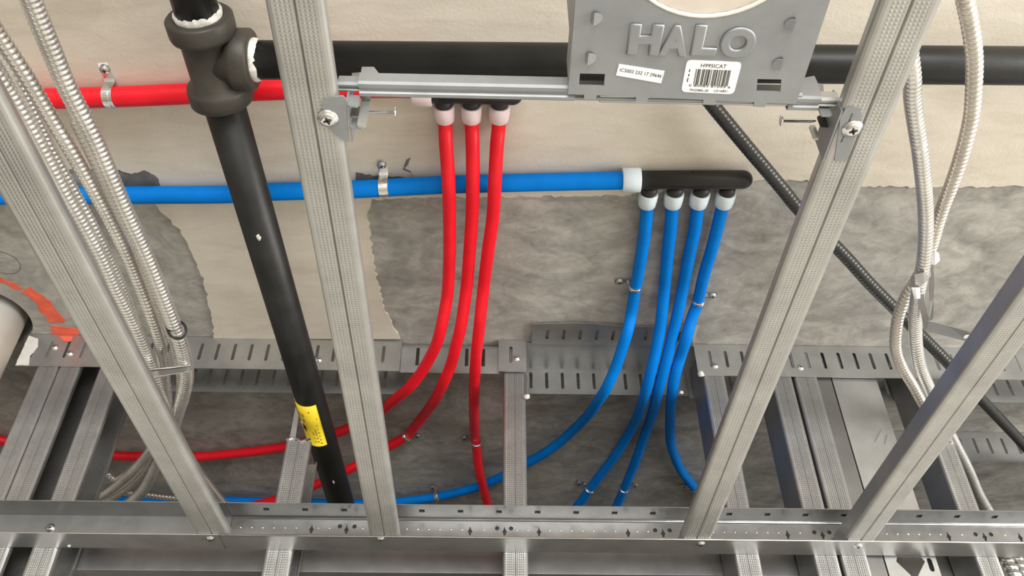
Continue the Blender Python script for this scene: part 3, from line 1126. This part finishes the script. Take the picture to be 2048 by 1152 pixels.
GL = 'armored cables at the left'
armored('thickest bright armored cable, nearest the tee among the left bundle',
        [(-120, -420, .60), (-20, -210, .60), (44, -55, .605), (64, 5, .61), (103, 100, .62), (137, 180, .625), (187, 277, .63), (244, 408, .635), (287, 500, .64), (320, 580, .64), (346, 646, .64), (359, 680, .64), (369, 716, .645), (374, 751, .65), (368, 788, .655), (356, 826, .66), (345, 858, .664), (318, 915, .664), (290, 975, .666), (255, 1009, .668), (215, 1035, .67)], 0.0086, group=GL)
armored('armored cable left of the thickest one in the left bundle',
        [(-340, -420, .61), (-180, -200, .61), (-60, -20, .61), (-2, 70, .62), (54, 155, .625), (106, 242, .63), (138, 295, .63), (181, 370, .635), (218, 438, .64), (250, 503, .645), (280, 575, .65), (302, 633, .65), (318, 681, .655), (325, 716, .667), (331, 771, .674), (334, 806, .678), (330, 850, .681), (303, 920, .684), (266, 966, .686), (200, 1010, .69), (150, 1035, .69)], 0.0070, group=GL)
armored('armored cable at the left of the bundle, nearest the leftmost joist',
        [(-380, -360, .60), (-190, -110, .60), (-60, 70, .60), (-3, 155, .605), (22, 190, .61), (72, 277, .615), (127, 383, .62), (168, 453, .625), (203, 518, .63), (232, 581, .635), (259, 631, .64), (284, 683, .645), (304, 731, .65), (318, 781, .650), (330, 821, .648), (325, 860, .648), (294, 912, .658), (250, 957, .670), (207, 990, .676), (150, 1015, .676)], 0.0070, group=GL)
armored('thin armored cable squeezed between the two left cables of the bundle',
        [(-360, -390, .655), (-190, -150, .655), (-60, 25, .655), (0, 105, .66), (34, 162, .66), (84, 265, .665), (102, 303, .665), (157, 400, .67), (197, 475, .67), (238, 563, .675), (268, 640, .68), (296, 720, .69), (316, 790, .694), (322, 830, .697), (296, 905, .70), (240, 957, .70), (216, 948, .71)], 0.0062, group=GL)
armored('thin dark armored cable half hidden behind the thickest left cable',
        [(150, 240, .69), (200, 345, .69), (240, 433, .69), (272, 500, .69), (300, 568, .69), (330, 640, .69), (352, 700, .69), (362, 770, .69), (352, 835, .69), (356, 868, .69), (390, 929, .69), (420, 971, .69), (450, 1009, .69), (475, 1040, .69)], 0.0060, 'cable_tan', group=GL)
armored('short armored cable lying behind the leftmost joist near the wall track',
        [(205, 985, .72), (250, 986, .72), (287, 989, .72), (347, 996, .72), (400, 1001, .72), (440, 1006, .72)], 0.0055, 'cable_tan', group=GL)

GR = 'armored cables at the right'
armored('pale thick armored cable curving down from the third joist',
        [(1720, -480, .64), (1770, -240, .635), (1800, -60, .63), (1812, 60, .63), (1824, 150, .63), (1825, 200, .635), (1836, 275, .64), (1840, 300, .64), (1847, 363, .645), (1851, 413, .65), (1852, 463, .65), (1849, 513, .65), (1842, 555, .65), (1835, 591, .65), (1831, 626, .655), (1831, 663, .66), (1834, 701, .66), (1842, 738, .66), (1858, 776, .66), (1880, 830, .655), (1908, 884, .65), (1936, 939, .645), (1958, 989, .64), (1986, 1036, .635), (2010, 1075, .63)], 0.0078, amp=0.0011, pitch=0.0052, group=GR)
armored('slimmer armored cable bowing in from the upper right corner',
        [(1800, -480, .64), (1870, -250, .63), (1915, -70, .62), (1930, 0, .62), (1938, 37, .625), (1946, 87, .63), (1949, 130, .635), (1947, 187, .64), (1942, 237, .645), (1929, 290, .65), (1916, 333, .655), (1901, 375, .66), (1888, 408, .665), (1875, 447, .67), (1863, 490, .675), (1848, 530, .68), (1832, 562, .68), (1815, 588, .68), (1799, 626, .68), (1792, 663, .68), (1792, 701, .68), (1806, 738, .68), (1826, 771, .68), (1846, 808, .675), (1878, 860, .67), (1904, 900, .665), (1930, 950, .66), (1952, 996, .655), (1978, 1036, .65), (2000, 1075, .645)], 0.0072, 'cable_tan', pitch=0.0062, amp=0.0027, group=GR)
for k, (pts, lb) in enumerate(((((2002, 1105), (2018, 1128), (2030, 1152), (2046, 1190)), 'armored cable end at the lower right corner, left of two'), (((2022, 1102), (2038, 1126), (2052, 1156), (2068, 1200)), 'armored cable end at the lower right corner, right of two'))):
    p3 = [at_y(u, v, 1.085 + 0.02 * k) for u, v in pts]
    path = catmull(p3, 0.001)
    v, f = sweep(path, corrugated(0.0085, 0.0095, 0.0022), 14)
    tag(mesh_obj('armored_cable', v, f, 'cable', None, True), lb, 'cable', 'cable ends at the lower right')

armored('black flexible conduit running diagonally behind the two right joists',
        [(1340, 95, .775), (1380, 150, .775), (1421, 205, .775), (1455, 247, .775), (1489, 288, .775), (1538, 346, .775), (1568, 382, .772), (1603, 424, .77), (1686, 508, .765), (1723, 549, .76), (1746, 574, .757), (1786, 614, .752), (1816, 645, .748), (1861, 690, .742), (1898, 728, .734), (1935, 770, .731), (1973, 810, .731), (2011, 850, .731), (2048, 890, .731), (2100, 950, .731), (2250, 1110, .731), (2420, 1290, .731)], 0.0082, 'black_flex', 0.0060, 0.0006, None, 'flexible_conduit', 14)

# ------------------------------------------------------------------ ties and cable supports
def flat_band(name, parent, mat, pts, wvec, wid, th=0.0012):
    """bent strap: polyline pts, width along wvec"""
    wv = Vector(wvec).normalized() * wid / 2
    v, f = [], []
    n = len(pts)
    for i, p in enumerate(pts):
        t = (pts[min(i + 1, n - 1)] - pts[max(i - 1, 0)]).normalized()
        nn = t.cross(wv).normalized() * th / 2
        v += [p - wv - nn, p + wv - nn, p + wv + nn, p - wv + nn]
    for i in range(n - 1):
        a, b = 4 * i, 4 * i + 4
        for k in range(4):
            k2 = (k + 1) % 4
            f.append((a + k, a + k2, b + k2, b + k))
    f += [(3, 2, 1, 0), tuple(4 * (n - 1) + k for k in range(4))]
    return mesh_obj(name, v, f, mat, parent)


t = thing('cable_support', 'grey folded metal cable support clasping the left cables', 'bracket', at_z(335, 750, .62))
a, b = at_z(288, 752, .625), at_z(382, 738, .632)
flat_band('arm', t, 'galv', [a, a.lerp(b, .5), b], (0, 0.4, 1), 0.012)
flat_band('lip', t, 'bright', [at_z(292, 741, .622), at_z(340, 737, .625), at_z(381, 732, .63)], (0, 1, 0.2), 0.004)
flat_band('hook', t, 'galv', [b, at_z(384, 734, .65), at_z(378, 720, .665), at_z(366, 706, .67), at_z(357, 690, .67)], (0.2, 1, 0.3), 0.008)
flat_band('hook', t, 'bright', [a, at_z(298, 775, .62), at_z(306, 786, .62), at_z(318, 783, .622)], (0.2, 1, 0.3), 0.005)

ct = catmull([at_z(333, 652, .64), at_z(341, 671, .627), at_z(358, 677, .624), at_z(371, 668, .628), at_z(369, 650, .64), at_z(350, 640, .652), at_z(333, 652, .64)], 0.004)
v, f = sweep(ct, 0.0015, 8)
tag(mesh_obj('cable_tie', v, f, 'black', None, True), 'black tie looped round the thickest left cable', 'cable tie')

t = thing('hanger_strap', 'bent perforated steel strap tying the right cables to the rightmost joist', 'bracket', at_z(1850, 640, .66))


def ribbon(name, parent, mat, pairs, th=0.0012):
    """bent sheet strip through pairs of edge points"""
    v, f = [], []
    n = len(pairs)
    for i, (a, b) in enumerate(pairs):
        m0 = (pairs[max(i - 1, 0)][0] + pairs[max(i - 1, 0)][1]) / 2
        m1 = (pairs[min(i + 1, n - 1)][0] + pairs[min(i + 1, n - 1)][1]) / 2
        nn = (m1 - m0).cross(b - a).normalized() * th / 2
        v += [a - nn, b - nn, b + nn, a + nn]
    for i in range(n - 1):
        p, q = 4 * i, 4 * i + 4
        for k in range(4):
            k2 = (k + 1) % 4
            f.append((p + k, p + k2, q + k2, q + k))
    f += [(3, 2, 1, 0), tuple(4 * (n - 1) + k for k in range(4))]
    return mesh_obj(name, v, f, mat, parent)


def px_pairs(rows):
    return [(at_z(a[0], a[1], z), at_z(b[0], b[1], z)) for a, b, z in rows]


ribbon('band', t, 'galv', px_pairs([((1966, 669), (1958, 690), .60), ((1945, 664), (1939, 684), .607), ((1900, 652), (1897, 673), .622), ((1864, 643), (1862, 664), .634), ((1852, 640), (1849, 661), .637)]))
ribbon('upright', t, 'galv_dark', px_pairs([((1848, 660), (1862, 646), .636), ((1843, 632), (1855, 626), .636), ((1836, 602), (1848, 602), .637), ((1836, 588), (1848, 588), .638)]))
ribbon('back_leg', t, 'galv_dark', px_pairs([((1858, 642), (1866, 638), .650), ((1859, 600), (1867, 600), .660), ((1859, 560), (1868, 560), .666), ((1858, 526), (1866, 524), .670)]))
ribbon('wrap', t, 'galv', px_pairs([((1822, 556), (1822, 578), .655), ((1830, 549), (1832, 576), .639), ((1846, 546), (1848, 566), .638), ((1860, 541), (1861, 552), .650)]))
ribbon('bright_tag', t, 'paper', px_pairs([((1823, 576), (1829, 597), .636), ((1831, 576), (1834, 597), .635), ((1840, 576), (1840, 596), .636)]))
ribbon('bright_tag', t, 'paper', px_pairs([((1864, 508), (1862, 528), .660), ((1870, 502), (1870, 529), .658), ((1877, 506), (1879, 520), .660)]))
pr = at_z(1932, 671, .6095)
v, f = lathe_along(pr + Vector((0, 0, -0.0015)), (0, 0, -1), [(0, 0.0032), (0.0006, 0.0030)], 12)
mesh_obj('perforation', v, f, 'paper', t)

# ================================================================== recessed light housing with bar hangers
ZH = 0.487
YH = at_z(1140, 188, ZH).y
hou = thing('light_housing', 'grey steel recessed light housing with an embossed name and white labels', 'light fixture', V(0.124, YH - 0.12, ZH))


def H2(u, v):
    p = at_z(u, v, ZH)
    return (p.x, p.y)


hx0, hx1 = 0.0470, 0.2000
yf0 = YH
L0, R0 = H2(1136, 188), H2(1592, 208)
cxh, rh = H2(1404, 33)[0], 0.058
cyh = H2(1404, 33)[1] - rh
holes = [circle(cxh, cyh, rh, 48)]
for (u0, v0, u1, v1) in ((1158, 147, 1210, 171), (1513, 158, 1563, 183)):
    a, b, c, d = H2(u0 + 2, v0), H2(u1, v0 + 1), H2(u1 - 2, v1 + 1), H2(u0, v1)
    holes.append([a, b, c, d])
front = yf0 - 0.215
outer = [(L0[0] - 0.002, front), (R0[0] + 0.0005, front), (R0[0], R0[1])]
# small tabs along the far edge
def edge_pt(x):
    t = (x - L0[0]) / (R0[0] - L0[0])
    return L0[1] + (R0[1] - L0[1]) * t
for u in (1523, 1420, 1284, 1180):
    xm = H2(u, 198)[0]
    for dx, dy in ((0.0042, 0.0), (0.0040, 0.0038), (-0.0040, 0.0038), (-0.0042, 0.0)):
        outer.append((xm + dx, edge_pt(xm + dx) + dy))
outer.append((L0[0], L0[1]))
MB().plate(outer, holes, 0.0012, lambda x, y, d: V(x, y, ZH + d)).build('plate', 'housing', hou)
# side returns and junction box above
MB().box(V(L0[0] - 0.001, front, ZH + 0.0012), V(L0[0], L0[1] - 0.012, ZH + 0.020)).build('side_return', 'housing', hou)
MB().box(V(R0[0] - 0.0005, front, ZH + 0.0012), V(R0[0] + 0.0005, R0[1] - 0.012, ZH + 0.020)).build('side_return', 'housing', hou)
MB().box(V(L0[0] + 0.001, front + 0.004, ZH + 0.030), V(R0[0] - 0.002, YH - 0.022, ZH + 0.085)).build('junction_box', 'housing', hou)
mb = MB()
v, f = [], []
for k in range(48):
    a = 2 * math.pi * k / 48
    for r, z in ((rh + 0.0008, ZH - 0.0005), (rh - 0.0002, ZH - 0.0008), (rh - 0.0012, ZH + 0.0002), (rh - 0.0014, ZH + 0.022)):
        v.append(V(cxh + r * math.cos(a), cyh + r * math.sin(a), z))
for k in range(48):
    k2 = (k + 1) % 48
    for j in range(3):
        f.append((4 * k + j, 4 * k2 + j, 4 * k2 + j + 1, 4 * k + j + 1))
mesh_obj('aperture_ring', v, f, 'rim', hou, True)
v, f = lathe_along(V(cxh, cyh, ZH + 0.001), (0, 0, 1), [(0, rh - 0.0015), (0.002, rh - 0.0015)], 40)
mesh_obj('dust_cover', v, f, 'cover', hou)
# D-shaped lanced tabs
for u, v_, sg in ((1195, 35, 1), (1183, 115, 1), (1578, 47, -1), (1554, 126, -1)):
    x, y = H2(u, v_)
    pts = []
    for i in range(9):
        a = math.radians(-90 + 180 * i / 8)
        pts.append((x + sg * (-0.0025 + 0.0055 * math.cos(a)), y + 0.0042 * math.sin(a)))
    MB().plate(pts, [], 0.001, lambda X, Y, d: V(X, Y, ZH - 0.0018 + d - 0.35 * (X - x) * sg * -1)).build('lanced_tab', 'housing', hou)
    pts = [(x + sg * -0.0035, y - 0.0036), (x + sg * -0.0025, y - 0.0042), (x + sg * -0.0025, y + 0.0042), (x + sg * -0.0035, y + 0.0036)]
    MB().plate(pts, [], 0.0016, lambda X, Y, d: V(X, Y, ZH - 0.0016 + d)).build('lanced_tab', 'galv_dark', hou)


def text_part(name, body, mat, parent, pL, pR, z, depth, bevel=0.0, squash=1.0, size=None):
    """lettering reading along pL->pR on a downward face, tops towards the viewer"""
    cu = bpy.data.curves.new(name, 'FONT')
    cu.body = body
    cu.extrude = 1.0
    cu.resolution_u = 5
    tmp = bpy.data.objects.new('tmp_text', cu)
    COL.objects.link(tmp)
    bpy.context.view_layer.update()
    dg = bpy.context.evaluated_depsgraph_get()
    me = bpy.data.meshes.new_from_object(tmp.evaluated_get(dg))
    bpy.data.objects.remove(tmp)
    vs = [v.co.copy() for v in me.vertices]
    fs = [tuple(p.vertices) for p in me.polygons]
    x0 = min(v.x for v in vs); x1 = max(v.x for v in vs)
    y0 = min(v.y for v in vs)
    pL, pR = Vector(pL), Vector(pR)
    e = (pR - pL)
    k = e.length / (x1 - x0)
    e.normalize()
    upv = Vector((e.y, -e.x))          # towards the camera: text tops
    out = []
    for q in vs:
        p = pL + e * (q.x - x0) * k + upv * (q.y - y0) * k * squash
        out.append(V(p.x, p.y, z - (depth if q.z > 0 else 0)))
    bpy.data.meshes.remove(me)
    return out, fs


# embossed name: bold letters with bevelled flanks
def emboss_letters(parent):
    for ch, u0, u1, vb, sq in (('H', 1252, 1318, 108, 1.0), ('A', 1314, 1374, 110, 1.0), ('L', 1379, 1430, 110, 1.0), ('O', 1433, 1503, 114, 1.0)):
        cu = bpy.data.curves.new('letter', 'FONT')
        cu.body = ch
        cu.extrude = 0.004
        cu.offset = 0.028
        cu.bevel_depth = 0.045
        cu.bevel_resolution = 2
        cu.resolution_u = 8
        tmp = bpy.data.objects.new('tmp_text', cu)
        COL.objects.link(tmp)
        bpy.context.view_layer.update()
        me = bpy.data.meshes.new_from_object(tmp.evaluated_get(bpy.context.evaluated_depsgraph_get()))
        bpy.data.objects.remove(tmp)
        vs = [v.co.copy() for v in me.vertices]
        fs = [tuple(p.vertices) for p in me.polygons]
        bpy.data.meshes.remove(me)
        x0 = min(v.x for v in vs); x1 = max(v.x for v in vs)
        y0 = min(v.y for v in vs); y1 = max(v.y for v in vs)
        zt = max(v.z for v in vs)
        bl = H2(u0, vb); br = H2(u1, vb + (u1 - u0) * 0.03)
        tl = H2(u0 + 8, vb - 62)
        out = []
        for q in vs:
            s = (q.x - x0) / (x1 - x0)
            tt = (q.y - y0) / (y1 - y0)
            X = bl[0] + (br[0] - bl[0]) * s
            Y = bl[1] + (br[1] - bl[1]) * s + (tl[1] - bl[1]) * tt
            out.append(V(X, Y, ZH - 0.0002 - max(0, q.z + zt * 0.4) / zt * 0.0011))
        mesh_obj('embossed_letter', out, fs, 'housing', parent, True)


emboss_letters(hou)


def quad_label(name, corners, t, mat, parent, r=0.0):
    pts = [H2(*c) for c in corners]
    if r:
        o = []
        n = len(pts)
        for i in range(n):
            a, b, c = Vector(pts[i - 1]), Vector(pts[i]), Vector(pts[(i + 1) % n])
            p, q = b + (a - b).normalized() * r, b + (c - b).normalized() * r
            for k in range(5):
                s = k / 4
                o.append(tuple(p * (1 - s) ** 2 + b * 2 * s * (1 - s) + q * s * s))
        pts = o
    return MB().plate(pts, [], t, lambda x, y, d: V(x, y, ZH - t + d)).build(name, mat, parent)


lab1 = quad_label('label', [(1238, 128), (1329, 142), (1322, 166), (1232, 150)], 0.0004, 'paper', hou)
lab1['label'] = 'small white serial sticker'
lab2 = quad_label('label', [(1374, 119), (1484, 124), (1467, 188), (1362, 183)], 0.0004, 'paper', hou, 0.0035)
lab2['label'] = 'white barcode sticker'
zi = ZH - 0.0004
o, fs = text_part('serial', 'IC5003 232 17 29646', 'ink', lab1, H2(1239, 142), H2(1322, 155), zi, 0.00012, squash=1.15)
mesh_obj('serial_number', o, fs, 'ink', lab1)
o, fs = text_part('model', 'H995ICAT', 'ink', lab2, H2(1401, 134), H2(1452, 136), zi, 0.00012, squash=1.1)
mesh_obj('model_number', o, fs, 'ink', lab2)
o, fs = text_part('digits', '0 80083 81093 6', 'ink', lab2, H2(1377, 172), H2(1460, 176), zi, 0.00012, squash=0.6)
mesh_obj('barcode_digits', o, fs, 'ink', lab2)
o, fs = text_part('small', '7022080L.00', 'ink', lab2, H2(1378, 181), H2(1416, 183), zi, 0.00012)
mesh_obj('small_print', o, fs, 'ink', lab2)
o, fs = text_part('small', 'U216851', 'ink', lab2, H2(1427, 183), H2(1454, 184), zi, 0.00012)
mesh_obj('small_print', o, fs, 'ink', lab2)
# side print, reading up the label
for (a_, b_) in (((1373, 163), (1375, 155)), ((1376, 152), (1377, 147)), ((1377, 143), (1379, 138))):
    p_, q_ = H2(*a_), H2(*b_)
    MB().plate([p_, q_, (q_[0] + 0.0007, q_[1]), (p_[0] + 0.0007, p_[1])], [], 0.00012, lambda x, y, d: V(x, y, zi - 0.00012 + d)).build('side_print', 'ink', lab2)
mb = MB()
pat = '1010011101101000110111001011010111100101000110110101110010110011010010111011001101101'
u = 0
while u < len(pat):
    if pat[u] == '1':
        e = u
        while e < len(pat) and pat[e] == '1':
            e += 1
        fa, fb = u / len(pat), e / len(pat)
        def bp(fr, top):
            a, b = ((1392, 137), (1462, 140)) if top else ((1386, 168), (1455, 172))
            return H2(a[0] + (b[0] - a[0]) * fr, a[1] + (b[1] - a[1]) * fr)
        mb.plate([bp(fa, 1), bp(fb, 1), bp(fb, 0), bp(fa, 0)], [], 0.00012, lambda x, y, d: V(x, y, zi - 0.00012 + d))
        u = e
    else:
        u += 1
tag(mb.build('barcode', 'ink', lab2), kind='stuff')

# hanger bars: telescoping rails running between the joists behind the plate
YB = at_z(900, 178, 0.492).y


def rail(x0, x1, y0, y1, z0, z1, name, par, mat='housing'):
    """open rail: ribbed C section lying along x"""
    sec = [(y0, z1), (y0, z0 + 0.0015), (y0 + 0.0015, z0), (y0 + (y1 - y0) * 0.35, z0), (y0 + (y1 - y0) * 0.45, z0 + 0.0016), (y0 + (y1 - y0) * 0.60, z0 + 0.0016), (y0 + (y1 - y0) * 0.7, z0), (y1 - 0.0015, z0), (y1, z0 + 0.0015), (y1, z1)]
    return MB().profile(sec, 0.0009, lambda a, b, s: V(s, a, b), x0, x1).build(name, mat, par)


def bar_px(u, v, y):
    p = at_y(u, v, y)
    return p.x, p.z - ZC


xjL, xjR = -0.1045, 0.2310
br = rail(at_z(719, 175, .492).x, at_z(1150, 180, .492).x, YB - 0.0065, YB + 0.0060, 0.4885, 0.499, 'hanger_bar', hou)
rail(xjL, at_z(730, 175, .492).x, YB - 0.0045, YB + 0.0035, 0.4900, 0.498, 'inner_bar', br)
YB2 = YB + 0.0045
br2 = rail(at_z(1578, 196, .492).x, at_z(1640, 196, .492).x, YB2 - 0.0065, YB2 + 0.0055, 0.4885, 0.499, 'hanger_bar', hou)
rail(at_z(1200, 190, .492).x, xjR, YB2 - 0.0045, YB2 + 0.0035, 0.4900, 0.498, 'inner_bar', br2, 'galv')
rail(at_z(1140, 185, .492).x, at_z(1600, 196, .492).x, YB - 0.004, YB + 0.006, 0.4892, 0.499, 'rear_bar', br2)
# upright stops
o = [bar_px(u, v, YB - 0.004) for u, v in ((719, 166), (724, 136), (748, 136), (771, 166))]
MB().plate(o, [], 0.0025, lambda x, z, d: V(x, YB - 0.005 + d, z)).build('stop_tab', 'housing', br)
o = [bar_px(u, v, YB) for u, v in ((702, 168), (703, 141), (726, 139), (726, 168))]
MB().plate(o, [], 0.0015, lambda x, z, d: V(x, YB + 0.002 + d, z)).build('stop_tab', 'galv_dark', br)
o = [bar_px(u, v, YB2 - 0.004) for u, v in ((1590, 182), (1606, 158), (1628, 154), (1633, 164), (1640, 184))]
MB().plate(o, [], 0.0025, lambda x, z, d: V(x, YB2 - 0.005 + d, z)).build('stop_tab', 'housing', br2)
o = [bar_px(u, v, YB2) for u, v in ((1630, 184), (1632, 161), (1648, 163), (1650, 184))]
MB().plate(o, [], 0.0015, lambda x, z, d: V(x, YB2 + 0.002 + d, z)).build('stop_tab', 'galv_dark', br2)


def foot(parent, corners, slot_px, screw_px, side_x, sgn, nail_px, leg_px):
    """plate under the joist with a slot and screw, upright fold, clip legs and nail"""
    zf = HJ + 0.0016
    pts = [at_z(u, v, zf) for u, v in corners]
    hole = [at_z(u, v, zf) for u, v in slot_px]
    ft = MB().plate([(p.x, p.y) for p in pts], [[(p.x, p.y) for p in hole]] if hole else [], 0.0014, lambda x, y, d: V(x, y, zf - 0.0014 + d)).build('foot_plate', 'housing', parent)
    screw('screw', ft, at_z(*screw_px, zf - 0.0014), (0, 0, -1), 0.0058)
    yy0 = min(p.y for p in pts) + 0.004
    yy1 = max(p.y for p in pts)
    MB().box(V(min(side_x, side_x + sgn * 0.0012), yy0, zf - 0.0014), V(max(side_x, side_x + sgn * 0.0012), yy1, zf + 0.022)).build('upright_fold', 'housing', ft)
    for (u0, v0, u1, v1, yy, mat) in leg_px:
        x0, z0 = bar_px(u0, v0, yy)
        x1, z1 = bar_px(u1, v1, yy)
        MB().plate(rrect(min(x0, x1), min(z0, z1), max(x0, x1), max(z0, z1), 0.0015), [], 0.0014, lambda x, z, d: V(x, yy + d, z)).build('clip_leg', mat, ft)
    a, b = at_z(*nail_px[0], 0.496), at_z(*nail_px[1], 0.496)
    d = (b - a).normalized()
    Ln = (b - a).length
    v, f = lathe_along(a, d, [(0, 0.0004), (0.003, 0.0013), (Ln - 0.001, 0.0013), (Ln - 0.001, 0.0036), (Ln, 0.0036)], 12)
    mesh_obj('nail', v, f, 'bright', ft, True)
    return ft


foot(br, [(650, 193), (686, 190), (692, 196), (698, 281), (690, 281), (668, 265), (655, 250), (645, 240), (646, 205)], [], (656, 237),
     at_z(695, 230, HJ).x, 1, ((722, 223), (792, 224)),
     [(699, 190, 716, 212, YB + 0.004, 'housing'), (702, 212, 722, 232, YB + 0.016, 'galv_dark'), (704, 232, 726, 256, YB + 0.022, 'housing'), (724, 192, 732, 252, YB + 0.010, 'galv')])
foot(br2, [(1668, 320), (1672, 290), (1680, 232), (1690, 215), (1705, 210), (1718, 213), (1723, 224), (1719, 245), (1700, 300), (1694, 320)],
     [(1701, 224), (1705, 224), (1683, 282), (1679, 282)], (1705, 258), at_z(1672, 260, HJ).x, -1, ((1632, 242), (1561, 241)),
     [(1633, 205, 1665, 231, YB2 + 0.004, 'housing'), (1634, 231, 1662, 252, YB2 + 0.018, 'black'), (1618, 250, 1640, 277, YB2 + 0.024, 'galv'), (1654, 246, 1664, 272, YB2 + 0.020, 'bright')])
